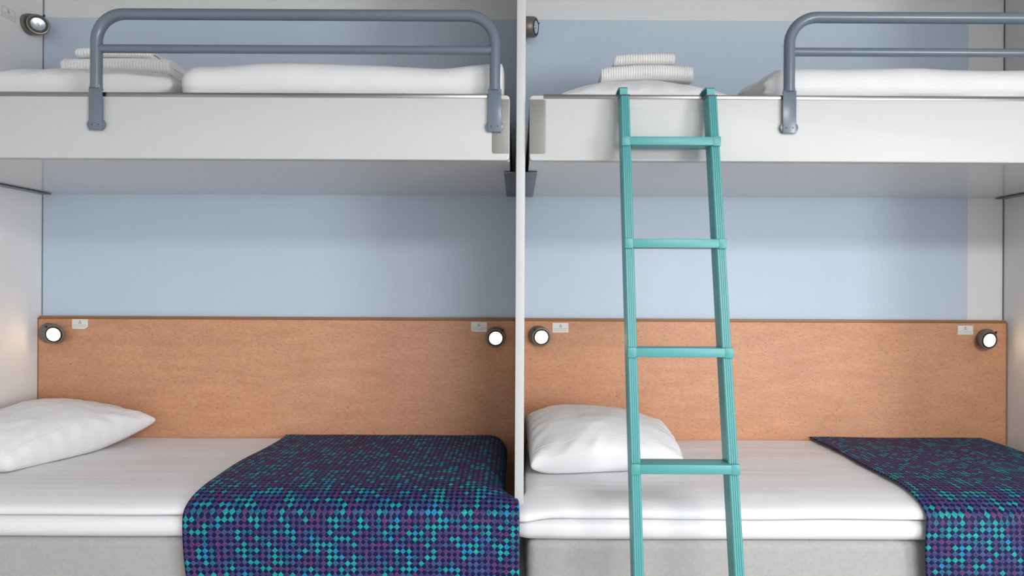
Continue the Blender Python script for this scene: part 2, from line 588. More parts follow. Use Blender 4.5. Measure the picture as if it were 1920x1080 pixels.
def bunk(x0, x1, inner, label):
    t = thing('upper_bunk', label, 'bunk bed', ((x0 + x1) / 2, -0.38, ZB), 'upper bunks fixed between the walls')
    ox, oy, oz = t.location
    L = lambda x: x - ox
    # front fascia with rounded inner corners
    r = 0.011
    rad = (0, r, r, 0) if inner == x1 else (r, 0, 0, r)
    prism('front_panel', rounded_rect(L(x0), L(x1), 0.0, ZT - oz, rad), BF - oy, BF + 0.030 - oy, 'y', M_WHITE, t, 0.005)
    # bottom, end board and deck
    s = 1 if inner == x1 else -1
    box('underside_panel', L(x0), L(x1) , BF + 0.030 - oy, -0.002 - oy, 0.002, 0.020, M_UNDER, t)
    a, b_ = sorted((inner, inner - s * 0.018))
    box('end_board', L(a), L(b_), BF + 0.030 - oy, -0.002 - oy, 0.020, 0.185, M_WHITE, t)
    da, db = (x0, inner - 0.018) if s > 0 else (inner + 0.018, x1)
    box('sleeping_deck', L(da), L(db), BF + 0.030 - oy, -0.002 - oy, 0.150, ZT - 0.004 - oz, M_BASE, t)
    # steel strip on the top edge
    xa = S(941, 240, BF)[0] if s > 0 else S(1019, 240, BF)[0]
    ta, tb = (x0, xa) if s > 0 else (xa, x1)
    box('top_trim', L(ta), L(tb), BF - 0.0025 - oy, BF + 0.020 - oy, ZT - 0.011 - oz, ZT + 0.0022 - oz, M_STEEL, t, 0.0012)
    # steel wear plate at the inner end
    if s > 0:
        pa, pb, rad = S(923, 240, BF)[0], inner - 0.0022, (0.006, 0, 0, 0.006)
    else:
        pa, pb, rad = inner - 0.0005, S(1023, 240, BF)[0], (0, 0.006, 0.006, 0)
    zb_, zt_ = S(940, 288, BF)[1], S(940, 186.5, BF)[1]
    prism('wear_plate', rounded_rect(L(pa), L(pb), zb_ - oz, zt_ - oz, rad), BF - 0.0022 - oy, BF - 0.0001 - oy, 'y', M_PLATE, t, 0.0006)
    return t


bunk(XL + 0.003, XE1, XE1, 'white upper bunk with steel top strip left of the partition')
bunk(XE2, XR - 0.003, XE2, 'white upper bunk that the teal ladder hangs on')

# angle brackets carrying the bunks
def bracket(side_x, s, y0, label):
    """s: direction of the flange from the wall face"""
    t = thing('angle_bracket', label, 'bracket', (side_x, (y0 - 0.006) / 2, ZB), 'steel brackets under the upper bunks')
    oy = t.location[1]
    w, h = 0.042, 0.050
    xs = sorted((0.0, s * w))
    box('flange', xs[0], xs[1], y0 - oy, -0.006 - oy, -0.004, -0.0002, M_BRACK, t, 0.0008)
    xs = sorted((0.0, s * 0.0028))
    box('wall_leg', xs[0], xs[1], y0 - oy, -0.006 - oy, -0.0002, h if abs(side_x) < 0.1 else 0.0016, M_BRACK, t)
    for yy in (y0 + 0.035, -0.05):
        bm = bmesh.new()
        bmesh.ops.create_cone(bm, cap_ends=True, segments=14, radius1=0.0034, radius2=0.0042, depth=0.0014,
                              matrix=Matrix.Translation((s * w * 0.52, yy - oy, -0.0046)))
        from_bm('screw', bm, M_STEEL, t, 40)
    return t


bracket(PL, -1, -0.57, 'dark steel bracket on the left face of the white partition, under the bunk')
bracket(PR, 1, -0.57, 'blue-grey steel bracket on the right face of the white partition, under the bunk')
bracket(XL, 1, -0.70, 'dark steel support strip on the left side wall under the bunk')
bracket(XR, -1, -0.70, 'dark steel support strip on the right side wall under the bunk')

# ------------------------------------------------------------------ guard rails
YT = -0.766   # tube axis


def guard(xa, xb, label):
    t = thing('guard_rail', label, 'guard rail', ((xa + xb) / 2, YT, ZT - 0.11), 'guard rails of the upper bunks')
    ox, oy, oz = t.location
    zt = S(550, 28, YT)[1] - oz
    zm = S(550, 93, YT)[1] - oz
    z0 = ZT + 0.010 - oz
    R, r = 0.083, 0.0165
    a, b_ = xa - ox, xb - ox
    path = [(a, 0, z0)]
    for k in range(11):
        an = PI - 0.5 * PI * k / 10
        path.append((a + R + R * math.cos(an), 0, zt - R + R * math.sin(an)))
    for k in range(11):
        an = 0.5 * PI - 0.5 * PI * k / 10
        path.append((b_ - R + R * math.cos(an), 0, zt - R + R * math.sin(an)))
    path.append((b_, 0, z0))
    tube('bent_tube', path, r, M_RAIL, t, 24)
    tube('middle_bar', [(a + r * 0.6, 0, zm), (b_ - r * 0.6, 0, zm)], 0.0128, M_RAIL, t, 20)
    for x, off in ((a, -0.009 if xa < 0 else 0.004), (b_, 0.004)):
        # hanging strap: a channel whose top is squeezed tube, open over the steel strip
        w = 0.0205
        c = x + off * 0
        zlow = S(183, 244, YT)[1] - oz
        ys = (BF - 0.0062 - oy)
        yf = BF - 0.0125 - oy
        p = box('strap', c - w, c + w, yf - 0.0005, yf + 0.0035, zlow, z0 + 0.004, M_RAIL, t, 0.0012)
        for sgn in (-1, 1):                      # side flanges of the channel
            lo, hi = sorted((c + sgn * w, c + sgn * (w - 0.003)))
            box('side_flange', lo, hi, yf + 0.0035, ys, zlow, ZT - 0.018 - oz, M_RAIL, p)
        # shoulder from flat strap to round tube
        n = 24
        rings = []
        for f in (0, .35, .7, 1.0):
            zz = z0 - 0.004 + f * 0.022
            ring = []
            for k in range(n):
                an = 2 * PI * k / n
                sx, sy = math.cos(an), math.sin(an)
                e = 1 - f
                k4 = max(abs(sx), abs(sy))
                bx, by = sx / k4 * w, sy / k4 * 0.004 + yf + 0.0035
                ring.append((c + bx * e * e + sx * r * (1 - e * e), by * e * e + sy * r * (1 - e * e), zz))
            rings.append(ring)
        loft('shoulder', rings, M_RAIL, t)
        # round foot pad on the fascia
        prism('foot_pad', rounded_rect(c - 0.0275, c + 0.0275, zlow + 0.001, zlow + 0.034, (0.0164,) * 4, 8), ys - 0.004, ys + 0.0035, 'y', M_RAIL, t, 0.001)
        for sx in (-0.010, 0.010):
            bm = bmesh.new()
            bmesh.ops.create_cone(bm, cap_ends=True, segments=12, radius1=0.0018, radius2=0.0018, depth=0.0012,
                                  matrix=Matrix.Translation((c + sx, yf - 0.0008, zlow + 0.016)) @ Matrix.Rotation(PI / 2, 4, 'X'))
            from_bm('rivet', bm, M_BLACK, p)
    return t


GA, GB = S(181, 100, YT)[0], S(928, 100, YT)[0]
guard(GA, GB, 'blue-grey tubular guard rail on the bunk left of the partition')
GC = S(1480, 100, YT)[0]
guard(GC, min(GC + GB - GA, XR - 0.05), 'blue-grey tubular guard rail on the bunk to the right of the ladder')

# ------------------------------------------------------------------ ladder
def ladder():
    slope = 0.168 / 0.905                        # forward lean per metre of drop
    z1, y1 = 1.672, 1.80 - CAM_D                 # top rung, front of the rungs
    x0, x1 = 0.303, 0.588
    t = thing('ladder', 'teal metal ladder hooked over the upper bunk right of the partition', 'ladder', ((x0 + x1) / 2, y1 - slope * z1 + 0.0, 0.0))
    ox, oy, oz = t.location
    yfront = lambda z: y1 - slope * (z1 - z)     # front line of the rung faces
    w, dep = 0.0262, 0.050
    top = 1.813

    def rail(cx, s):
        # grooved extrusion: section in (x, depth)
        xs = [-w / 2, -w / 2 + .003]
        pts = [(-w / 2, dep), (-w / 2, 0.003), (-w / 2 + 0.003, 0.0)]
        for g in (-0.0055, 0.0, 0.0055):
            pts += [(g - 0.0014, 0.0), (g - 0.0006, 0.0016), (g + 0.0006, 0.0016), (g + 0.0014, 0.0)]
        pts += [(w / 2 - 0.003, 0.0), (w / 2, 0.003), (w / 2, dep)]
        rings = []
        for z in (0.0, 0.5, 1.0, 1.5, top):
            rings.append([(cx + px - ox, yfront(z) + 0.004 + py - oy, z) for px, py in pts])
        r = loft('rail', rings, M_TEAL, t, deg=25)
        return r
    for cx in (x0 + w / 2, x1 - w / 2):
        rail(cx, 1)
        # black cap line and hook over the bunk edge
        yc = yfront(top) + 0.004
        box('end_cap', cx - w / 2 - 0.0006 - ox, cx + w / 2 + 0.0006 - ox, yc - 0.0006 - oy, yc + dep - oy, top, top + 0.0035, M_BLACK, t)
        hw = 0.0115
        hook = []
        yo = yc + 0.006
        prof = [(yo, top - 0.03), (yo, ZT + 0.004)]
        y_in = BF + 0.032
        for k in range(9):
            a = PI - PI * k / 8
            prof.append(((yo + y_in) / 2 + (y_in - yo) / 2 * math.cos(a), ZT + 0.004 + 0.011 * math.sin(a)))
        prof += [(y_in, ZT + 0.001)]
        inner = []
        th = 0.0045
        for i, (a, b_) in enumerate(prof):
            p = Vector(prof[max(0, i - 1)]); q = Vector(prof[min(len(prof) - 1, i + 1)])
            d = (q - p).normalized()
            nrm = Vector((d[1], -d[0]))
            inner.append((a + nrm[0] * th, b_ + nrm[1] * th))
        poly = [(a - oy, b_) for a, b_ in prof] + [(a - oy, b_) for a, b_ in inner[::-1]]
        prism('hook', poly, cx - hw - 0.003 - ox, cx + hw - 0.003 - ox, 'x', M_TEAL, t)
    for k in range(6):
        z = z1 - k * 0.3017
        if z < 0.1: continue
        yf = yfront(z)
        rg = box('rung', x0 + 0.0015 - ox, x1 - 0.0015 - ox, yf - 0.004 - oy, yf + 0.055 - oy, z - 0.0125, z + 0.0125, M_TEAL, t, 0.002)
        for sg in (0, 1):                        # weld collars at both ends
            a, b_ = (x0 - 0.0015, x0 + 0.022) if sg == 0 else (x1 - 0.022, x1 + 0.0015)
            box('weld_collar', a - ox, b_ - ox, yf - 0.0048 - oy, yf + 0.006 - oy, z - 0.0145, z + 0.0138, M_TEAL, rg, 0.002)
    for cx in (x0 + w / 2, x1 - w / 2):
        box('rubber_foot', cx - w / 2 - 0.002 - ox, cx + w / 2 + 0.002 - ox, yfront(0) - oy, yfront(0) + dep + 0.008 - oy, 0.0, 0.03, M_BLACK, t, 0.002)
    return t


ladder()

# ------------------------------------------------------------------ reading lamps
def reading_lamp(loc, normal, aim, lit, label, lever, group, off=(0, 0, 0)):
    """housing on a wall: round foot, tapered body, tilted black ring and lens"""
    t = thing('reading_lamp', label, 'lamp', loc, group)
    nrm = Vector(normal).normalized()
    aim = Vector(aim).normalized()
    up = Vector((0, 0, 1))

    def ring(c, ax, r, n=32):
        u = up.cross(ax).normalized()
        v = ax.cross(u)
        return [c + r * (math.cos(2 * PI * k / n) * u + math.sin(2 * PI * k / n) * v) for k in range(n)]
    H = 0.043 if not lit else 0.030
    hc = nrm * H + Vector(off)
    mid = (nrm * 0.7 + aim * 0.3).normalized()
    loft('housing', [ring(nrm * 0.0002, nrm, 0.0405), ring(nrm * 0.010, nrm, 0.0420), ring(nrm * (H * 0.6) + Vector(off) * 0.5, mid, 0.0420),
                     ring(hc, aim, 0.0410), ring(hc + aim * 0.006, aim, 0.0385), ring(hc + aim * 0.0065, aim, 0.034), ring(hc + aim * 0.001, aim, 0.032)],
         M_BRONZE, t, cap1=True)
    loft('rim_ring', [ring(hc + aim * 0.0012, aim, 0.0325), ring(hc + aim * 0.0085, aim, 0.0325), ring(hc + aim * 0.0085, aim, 0.0275), ring(hc + aim * 0.0035, aim, 0.0265)],
         M_BLACK, t, cap1=True)
    if lit:
        loft('bulb', [ring(hc + aim * 0.0040, aim, 0.0125), ring(hc + aim * 0.0100, aim, 0.0120), ring(hc + aim * 0.0130, aim, 0.008), ring(hc + aim * 0.0140, aim, 0.003)], M_BULB, t)
        loft('reflector_glow', [ring(hc + aim * 0.0040, aim, 0.0126), ring(hc + aim * 0.0078, aim, 0.0272), ring(hc + aim * 0.0040, aim, 0.0265)], M_GLOW, t, cap0=False, cap1=False)
    else:
        # clear reflector dish with a small capsule in the middle
        loft('reflector', [ring(hc + aim * 0.0040, aim, 0.026), ring(hc + aim * 0.0075, aim, 0.0255), ring(hc + aim * 0.0055, aim, 0.018), ring(hc + aim * 0.0042, aim, 0.008)], M_REFL, t, deg=20)
        loft('capsule', [ring(hc + aim * 0.0042, aim, 0.006), ring(hc + aim * 0.0085, aim, 0.005), ring(hc + aim * 0.010, aim, 0.002)], M_REFL, t)
    u = up.cross(aim).normalized()
    v = aim.cross(u)
    d = (u * lever[0] + v * lever[1]).normalized()
    base = hc + aim * 0.004 + d * 0.038
    loft('switch', [ring(base, d, 0.0045, 10), ring(base + d * 0.009, d, 0.004, 10), ring(base + d * 0.011, d, 0.002, 10)], M_BLACK, t)
    return t


YHB = -0.0252
for px, py, lx, lab in ((99, 627, -0.8, 'lit reading lamp on the left headboard beside the left side wall'),
                        (929, 634, 0.8, 'lit reading lamp on the left headboard beside the white partition'),
                        (1015, 632, -0.8, 'lit reading lamp on the pale headboard beside the white partition'),
                        (1856, 638, 0.8, 'lit reading lamp on the pale headboard beside the right side wall')):
    x, z = S(px, py, YHB - 0.040)
    off = (0.042 if px < 500 else 0.0 if px < 1000 else 0.012 if px < 1100 else -0.012, 0, -0.004)
    reading_lamp((max(XL + 0.046, x - off[0]), YHB, z - off[2]), (0, -1, 0), (0.10, -1, -0.10), True, lab, (lx, 0.9), 'lit reading lamps on the headboards', off)
_, zl = S(58, 45, -0.09)
reading_lamp((XL + 0.0003, -0.085, zl), (1, 0, 0), (0.62, -0.75, -0.10), False, 'unlit grey reading lamp on the left side wall above the bunk', (0.45, 0.9), 'unlit reading lamps of the upper bunks')
_, zl = S(993, 48, -0.09)
reading_lamp((PR + 0.0003, -0.075, zl), (1, 0, 0), (1.0, -0.36, -0.12), False, 'unlit grey reading lamp on the partition above the right bunk', (0.8, 0.7), 'unlit reading lamps of the upper bunks')

# ------------------------------------------------------------------ stickers
def sticker(label, cx, cz, y, cut=None, border=False, on_left_wall=False):
    t = thing('warning_sticker', label, 'sticker', (cx, y, cz) if not on_left_wall else (XL + 0.0002, y, cz), 'warning stickers by the reading lamps')
    w, h, c = 0.0335, 0.0205, 0.010
    pts = [(-w, -h), (w, -h), (w, h), (-w, h)]
    if cut == 'right': pts = [(-w, -h), (w - c * 1.3, -h), (w, -h + c), (w, h), (-w, h)]
    if cut == 'left': pts = [(-w, -h + c * 0.7), (-w + c, -h), (w, -h), (w, h), (-w, h)]

    def plate(name, p, d0, d1, m, par):
        if on_left_wall:
            return prism(name, p, d0, d1, 'x', m, par)
        return prism(name, p, -d1, -d0, 'y', m, par)
    plate('paper', pts, 0.0, 0.0006, M_PAPER, t)
    tri = [(-0.0075, 0.002), (0.0075, 0.002), (0.0, 0.0165)]
    cx_, cy_ = 0.0, 0.0062
    inner = [(cx_ + (a - cx_) * 0.62, cy_ + (b_ - cy_) * 0.62) for a, b_ in tri]
    plate('warning_triangle', tri, 0.0006, 0.0008, M_PRINT, t)
    plate('triangle_field', inner, 0.0008, 0.0009, M_PAPER, t)
    plate('exclamation_mark', [(-0.0007, 0.0036), (0.0007, 0.0036), (0.0009, 0.0105), (-0.0009, 0.0105)], 0.0009, 0.001, M_PRINT, t)
    rnd = random.Random(hash(round(cx * 100)) & 255)
    for row, (zz, half) in enumerate(((-0.0045, 0.029), (-0.0115, 0.027))):
        bm = bmesh.new()                          # row of faint, unreadable small print
        x = -half
        while x < half - 0.003:
            l = rnd.uniform(0.0025, 0.007)
            e = min(x + l, half)
            if on_left_wall: add_box(bm, 0.0006, 0.0008, x, e, zz - 0.0011, zz + 0.0011)
            else: add_box(bm, x, e, -0.0008, -0.0006, zz - 0.0011, zz + 0.0011)
            x = e + 0.0012
        from_bm('small_print', bm, M_FAINT, t)
    if border:
        bm = bmesh.new()
        b_ = 0.0014
        for (a0, a1, c0, c1) in ((-w, w, h - b_, h), (-w, w, -h, -h + b_), (-w, -w + b_, -h, h), (w - b_, w, -h, h)):
            if on_left_wall: add_box(bm, 0.0006, 0.00085, a0, a1, c0, c1)
            else: add_box(bm, a0, a1, -0.00085, -0.0006, c0, c1)
        from_bm('border', bm, M_BORDER, t)
    return t


for px, py, cut, bd, lab in ((150, 607.5, 'right', False, 'small white warning sticker on the left headboard near the left side wall'),
                             (898, 613, 'left', False, 'small white warning sticker on the left headboard near the partition'),
                             (1051, 614.5, None, False, 'small white warning sticker on the pale headboard near the partition'),
                             (1810, 619, None, True, 'small white warning sticker on the pale headboard near the right side wall')):
    x, z = S(px, py, -0.0245)
    sticker(lab, x, z, -0.0242, cut, bd)
ys = XL * F_PX / (13.5 - VPX) - CAM_D
_, z = S(13.5, 26, ys)
sticker('white warning sticker with olive border on the left side wall above the bunk', XL, z, ys, None, True, True)

# ------------------------------------------------------------------ soft goods
def slab(name, x0, x1, yb, yf, z0, z1, m, parent=None, nx=90, r=None, amp=0.003, freq=(1.6, 9.0), seed=0.0, end_l=0.03, end_r=0.03,
         top_fn=None, front_fn=None, x_fn=None, rib=0.0, pitch=0.009, end_min=0.25, origin=(0, 0, 0), ry=None, rz=None, rb=None):
    """soft cushion-like layer: rounded section in (y, z) swept along x, with folds"""
    h = z1 - z0
    r = min(r if r else h * 0.5, h * 0.5)
    prof = []
    nt_, na = 44, 16
    ry = ry or r                       # upper front corner: elliptical, ry deep and rz high
    rz = rz or r
    rb = rb or r                       # lower front corner
    for k in range(nt_):
        prof.append((yb + (yf + ry - yb) * k / nt_, z1, 0, 1))
    for k in range(na + 1):
        a = 0.5 * PI * k / na
        nn = Vector((-math.sin(a) / ry, math.cos(a) / rz)).normalized()
        prof.append((yf + ry - ry * math.sin(a), z1 - rz + rz * math.cos(a), nn[0], nn[1]))
    if h > rz + rb + 1e-5:
        prof.append((yf, (z0 + rb + z1 - rz) / 2, -1, 0))
    for k in range(na + 1):
        a = 0.5 * PI * k / na
        prof.append((yf + rb - rb * math.cos(a), z0 + rb - rb * math.sin(a), -math.cos(a), -math.sin(a)))
    for k in range(1, 7):
        prof.append((yf + rb + (yb - yf - rb) * k / 6, z0, 0, -1))
    arc = [0.0]
    for i in range(1, len(prof)):
        arc.append(arc[-1] + math.hypot(prof[i][0] - prof[i - 1][0], prof[i][1] - prof[i - 1][1]))
    zc = (z0 + z1) / 2
    P, UV = [], []
    # denser columns at both ends
    xs = []
    for i in range(nx + 1):
        s = i / nx
        xs.append(x0 + (x1 - x0) * s)
    for d, e, s in ((x0, end_l, 1), (x1, end_r, -1)):
        for k in range(1, 7):
            xs.append(d + s * e * (k / 7.0) ** 2)
    xs = sorted(xs)
    for x in xs:
        q = 1.0
        if end_l > 0 and x - x0 < end_l: q = min(q, math.sqrt(max(0, 1 - (1 - (x - x0) / end_l) ** 2)))
        if end_r > 0 and x1 - x < end_r: q = min(q, math.sqrt(max(0, 1 - (1 - (x1 - x) / end_r) ** 2)))
        q = end_min + (1 - end_min) * q
        row, ur = [], []
        for (y, z, ny, nzv), a in zip(prof, arc):
            d = amp * (nz(x * freq[0] + seed, (a) * freq[1], seed * 1.7) + 0.5 * nz(x * freq[0] * 2.7 + seed, a * freq[1] * 2.3, seed))
            if rib: d += rib * abs(math.sin(PI * x / pitch)) ** 0.7
            if nzv < -0.5: d *= 0.25
            yy, zz = y + ny * d, z + nzv * d
            zz = zc + (zz - zc) * q if z > zc else zc + (zz - zc) * (0.5 + 0.5 * q)
            yy = yy + (1 - q) * max(0, (yf + 0.12 - y)) * 0.5 if y < yf + 0.12 else yy
            xx = x
            fr = max(0.0, -ny)
            if top_fn: zz += top_fn(x, y) * smooth(z0, z1, z)
            if front_fn: yy, zz = front_fn(x, yy, zz, fr)
            if x_fn: xx = x_fn(x, y, z, fr)
            row.append((xx - origin[0], yy - origin[1], zz - origin[2]))
            ur.append((x, a))
        P.append(row)
        UV.append(ur)
    return grid(name, P, UV, m, parent, closed=True, caps=True)


ZBED = 0.597
BEDF = -0.772                      # front of the bedding


def lower_bed(x0, x1, side, label_b, label_d):
    """upholstered base and the folded duvet on it"""
    b0, b1 = (x0, x1 - 0.014) if side < 0 else (x0 + 0.002, x1)
    t = thing('bed', label_b, 'bed', ((b0 + b1) / 2, -0.39, 0.0), 'lower beds')
    ox, oy = t.location[0], t.location[1]
    bm = bmesh.new()
    add_box(bm, b0 - ox, b1 - ox, -0.752 - oy, -0.032 - oy, 0.07, 0.472)
    bmesh.ops.bevel(bm, geom=bm.edges[:], offset=0.030, segments=6, profile=0.5, affect='EDGES')
    ub = from_bm('upholstered_base', bm, M_BASE, t, 50)
    ub.modifiers.new('even_normals', 'WEIGHTED_NORMAL').keep_sharp = True
    for cx in (b0 + 0.12, b1 - 0.12):
        for cy in (-0.66, -0.12):
            bm = bmesh.new()
            bmesh.ops.create_cone(bm, cap_ends=True, segments=16, radius1=0.02, radius2=0.026, depth=0.075,
                                  matrix=Matrix.Translation((cx - ox, cy - oy, 0.0375)))
            from_bm('leg', bm, M_BLACK, t, 40)
    d = thing('folded_duvet', label_d, 'duvet', ((x0 + x1) / 2, -0.39, 0.472), 'duvets on the lower beds')
    o = tuple(d.location)

    def sag_low(x, y, z, fr):
        k = (x - x0) / (x1 - x0)
        return y - 0.004 * fr * math.sin(5 * x + 1), z - fr * (0.003 * math.sin(3.1 * x) - 0.002)

    def sag_top(x, y, z, fr):
        low = smooth(0.575, 0.54, z) * fr
        return y + 0.006 * fr * nz(x * 2.2, 3.3), z - low * (0.006 + 0.005 * math.sin(2.3 * x + 0.6) + 0.004 * nz(x * 3.7, 8.1))

    if side < 0:
        slab('bottom_fold', x0, x1, -0.03, BEDF - 0.002, 0.4745, 0.5435, M_LINEN, d, ry=0.035, rz=0.035, rb=0.03, amp=0.002, seed=4.1, end_l=0.02, end_r=0.04, front_fn=sag_low, origin=o)
        slab('top_fold', x0, x1, -0.028, BEDF - 0.004, 0.5475, ZBED, M_LINEN, d, ry=0.15, rz=0.040, rb=0.0095, amp=0.0035, seed=7.7, end_l=0.02, end_r=0.05, front_fn=sag_top, origin=o)
    else:
        def tip(x, y, z, fr):
            k = smooth(x0 + 0.14, x0, x)
            return x - 0.046 * k * smooth(-0.62, -0.77, y) + 0.012 * k * smooth(-0.5, 0.0, y)

        def tipz(x, y, z, fr):
            y, z = sag_top(x, y, z, fr)
            k = smooth(x0 + 0.10, x0, x) * smooth(-0.60, -0.76, y)
            return y - 0.020 * k, z - 0.012 * k
        slab('bottom_fold', x0, x1, -0.03, BEDF - 0.004, 0.4745, 0.5435, M_LINEN, d, ry=0.035, rz=0.035, rb=0.03, amp=0.0025, seed=14.1, end_l=0.05, end_r=0.03, end_min=0.12, front_fn=sag_low, x_fn=tip, origin=o)
        slab('top_fold', x0, x1, -0.028, BEDF - 0.006, 0.5475, ZBED, M_LINEN, d, ry=0.15, rz=0.040, rb=0.0095, amp=0.0035, seed=17.7, end_l=0.05, end_r=0.03, end_min=0.10, front_fn=tipz, x_fn=tip, origin=o)


lower_bed(XL + 0.012, -0.088, -1, 'grey upholstered bed base left of the partition', 'folded white striped duvet on the lower bed left of the partition')
lower_bed(0.030, XR - 0.080, 1, 'grey upholstered bed base behind the foot of the ladder', 'folded white striped duvet on the lower bed behind the ladder')


# throws
def throw(x0, x1, label, seed, side):
    """runner lying across the bed and hanging down in front; u across, v from the headboard down"""
    t0 = 0.0085
    yb, yf = -0.030, BEDF - 0.019
    RY, RZ = 0.165, 0.056
    ztop = ZBED + t0
    z_low = 0.20
    path = [(yb, ztop, 0, 1)]                   # fine polyline of the lie of the cloth, walked by length
    for k in range(1, 41): path.append((yb + (yf + RY - yb) * k / 40, ztop, 0, 1))
    for k in range(1, 49):
        a = 0.5 * PI * k / 48
        q = Vector((-math.sin(a) / RY, math.cos(a) / RZ)).normalized()
        path.append((yf + RY - RY * math.sin(a), ztop - RZ + RZ * math.cos(a), q[0], q[1]))
    for k in range(1, 31): path.append((yf, ztop - RZ - (ztop - RZ - z_low) * k / 30, -1, 0))
    cum = [0.0]
    for k in range(1, len(path)): cum.append(cum[-1] + math.hypot(path[k][0] - path[k - 1][0], path[k][1] - path[k - 1][1]))
    L_top, L, L_arc = cum[40], cum[-1], cum[88] - cum[40]

    def walk(s_):
        k = 1
        while k < len(cum) - 1 and cum[k] < s_: k += 1
        f = (s_ - cum[k - 1]) / (cum[k] - cum[k - 1])
        return [a + (b_ - a) * f for a, b_ in zip(path[k - 1], path[k])]
    nu, nv = 110, 130
    P, UV = [], []
    W = x1 - x0
    lie = [walk(L * j / nv) for j in range(nv + 1)]
    for i in range(nu + 1):
        u = x0 + W * i / nu
        row, ur = [], []
        for j in range(nv + 1):
            s = L * j / nv
            y, z, ny, nzv = lie[j]
            hang = smooth(L_top - 0.02, L_top + L_arc + 0.12, s)
            w = 0.003 * nz(u * 4 + seed, s * 5, seed) + 0.0035
            w += hang * (0.010 * math.sin(u * 13 + seed + 1.5 * s) * smooth(L_top + L_arc, L, s) + 0.004 * nz(u * 9, s * 2, seed + 5) + 0.004)
            x = u
            y2, z2 = y + ny * w, z + nzv * w
            # wavy inner edge
            edge = (1 - smooth(0, 0.22, abs(u - (x0 if side < 0 else x0)))) if side < 0 else (1 - smooth(0, 0.22, u - x0))
            x += edge * (0.012 * math.sin(s * 5.5 + seed) + 0.006 * math.sin(s * 13))
            # outer edge rolls off the end of the bed
            x_roll = (-0.120 if side < 0 else XR - 0.125)
            over = x - x_roll
            if over > 0:
                r2 = 0.075 if side < 0 else 0.055
                k = 1 - smooth(L_top - 0.10, L_top + L_arc * 0.9, s)
                a = min(over / r2, 0.5 * PI)
                xr_ = x_roll + r2 * math.sin(a)
                drop = r2 * (1 - math.cos(a)) + max(0, over - r2 * 0.5 * PI)
                x = x * (1 - k) + xr_ * k
                z2 -= drop * k * (0.95 if nzv > 0.5 else nzv)
                # the loose front corner flares a little
                y2 -= (1 - k) * 0.008 * smooth(0.03, 0.11, over)
            row.append((x, y2, z2))
            ur.append((u, s))
        P.append(row)
        UV.append(ur)
    o = grid('bed_throw', P, UV, M_THROW)
    md = o.modifiers.new('thickness', 'SOLIDIFY')
    md.thickness = 0.005
    md.offset = 1.0
    return tag(o, label, 'throw', 'patterned throws on the lower beds')


throw(-0.985, 0.010, 'blue, purple and teal checked throw on the lower bed left of the partition', 1.3, -1)
throw(1.243, XR - 0.045, 'blue, purple and teal checked throw on the lower bed right of the ladder', 6.2, 1)


# pillows
def pillow(name, corners, t_top, t_bot, floor_z, m, label, seed, group, pinch=0.07, wr=0.004, power=0.42, n=64, post=None, hem=0):
    """corners: back-left, back-right, front-right, front-left"""
    bl, br, fr, fl = [Vector(c) for c in corners]
    cen = (bl + br + fr + fl) / 4
    loc = Vector((cen.x, cen.y, floor_z))

    def plan(s, t):
        s2 = s * (1 - pinch * (1 - t * t))
        t2 = t * (1 - pinch * (1 - s * s))
        a, b_ = (s2 + 1) / 2, (t2 + 1) / 2
        return (fl * (1 - a) + fr * a) * (1 - b_) + (bl * (1 - a) + br * a) * b_
    nrm = ((br - fl).cross(bl - fr)).normalized()
    if nrm.z < 0: nrm = -nrm
    vt, vb, ut = [], [], []
    for i in range(n + 1):
        rt, rb, ru = [], [], []
        for j in range(n + 1):
            s, t = -math.cos(PI * i / n) , -math.cos(PI * j / n)
            s = 0.5 * s + 0.5 * (2 * i / n - 1); t = 0.5 * t + 0.5 * (2 * j / n - 1)
            p = plan(s, t)
            f = max(0.0, (1 - s * s) * (1 - t * t)) ** power
            rimw = 1 - max(abs(s), abs(t))
            wrk = wr * (nz(s * 2.2 + seed, t * 2.2, seed) + 0.6 * nz(s * 6 + seed, t * 5, seed + 2)) * min(1, f * 2)
            # puckers running in from the rim
            wrk += 0.8 * wr * math.sin(22 * math.atan2(t, s) + seed) * smooth(0.0, 0.06, rimw) * (1 - smooth(0.06, 0.30, rimw))
            a = p + nrm * (t_top * f + wrk)
            b_ = p - nrm * (t_bot * f)
            if post: a, b_ = post(a, s, t, f), post(b_, s, t, f)
            if b_.z < floor_z: b_.z = floor_z
            if a.z < floor_z + 0.0015: a.z = floor_z + 0.0015
            rt.append(tuple(a - loc)); rb.append(tuple(b_ - loc)); ru.append((s * 0.3, t * 0.25))
        vt.append(rt); vb.append(rb); ut.append(ru)
    verts, faces, uvs = [], [], []
    idx = {}
    for lay, G in ((0, vt), (1, vb)):
        for i in range(n + 1):
            for j in range(n + 1):
                rim = i in (0, n) or j in (0, n)
                if lay == 1 and rim:
                    idx[(1, i, j)] = idx[(0, i, j)]
                    continue
                idx[(lay, i, j)] = len(verts)
                verts.append(G[i][j])
    for lay in (0, 1):
        for i in range(n):
            for j in range(n):
                q = [(i, j), (i + 1, j), (i + 1, j + 1), (i, j + 1)]
                if lay: q = q[::-1]
                faces.append(tuple(idx[(lay, a, b_)] for a, b_ in q))
                uvs += [ut[a][b_] for a, b_ in q]
    me = bpy.data.meshes.new(name)
    me.from_pydata(verts, [], faces)
    lay = me.uv_layers.new(name='UVMap')
    for k, uv in enumerate(uvs): lay.data[k].uv = uv
    for p in me.polygons: p.use_smooth = True
    o = link(name, me, m)
    o.location = loc
    if hem:                                     # stitched line of the pillowcase hem
        k = int(n * 0.86)
        pts = [Vector(vt[k][j]) for j in range(3, n - 2)] if hem > 0 else [Vector(vt[i][n - k]) for i in range(3, n - 2)]
        tube('hem_seam', [p_ + nrm * 0.0002 for p_ in pts], 0.0011, m, o, 6)
    return tag(o, label, 'pillow', group)


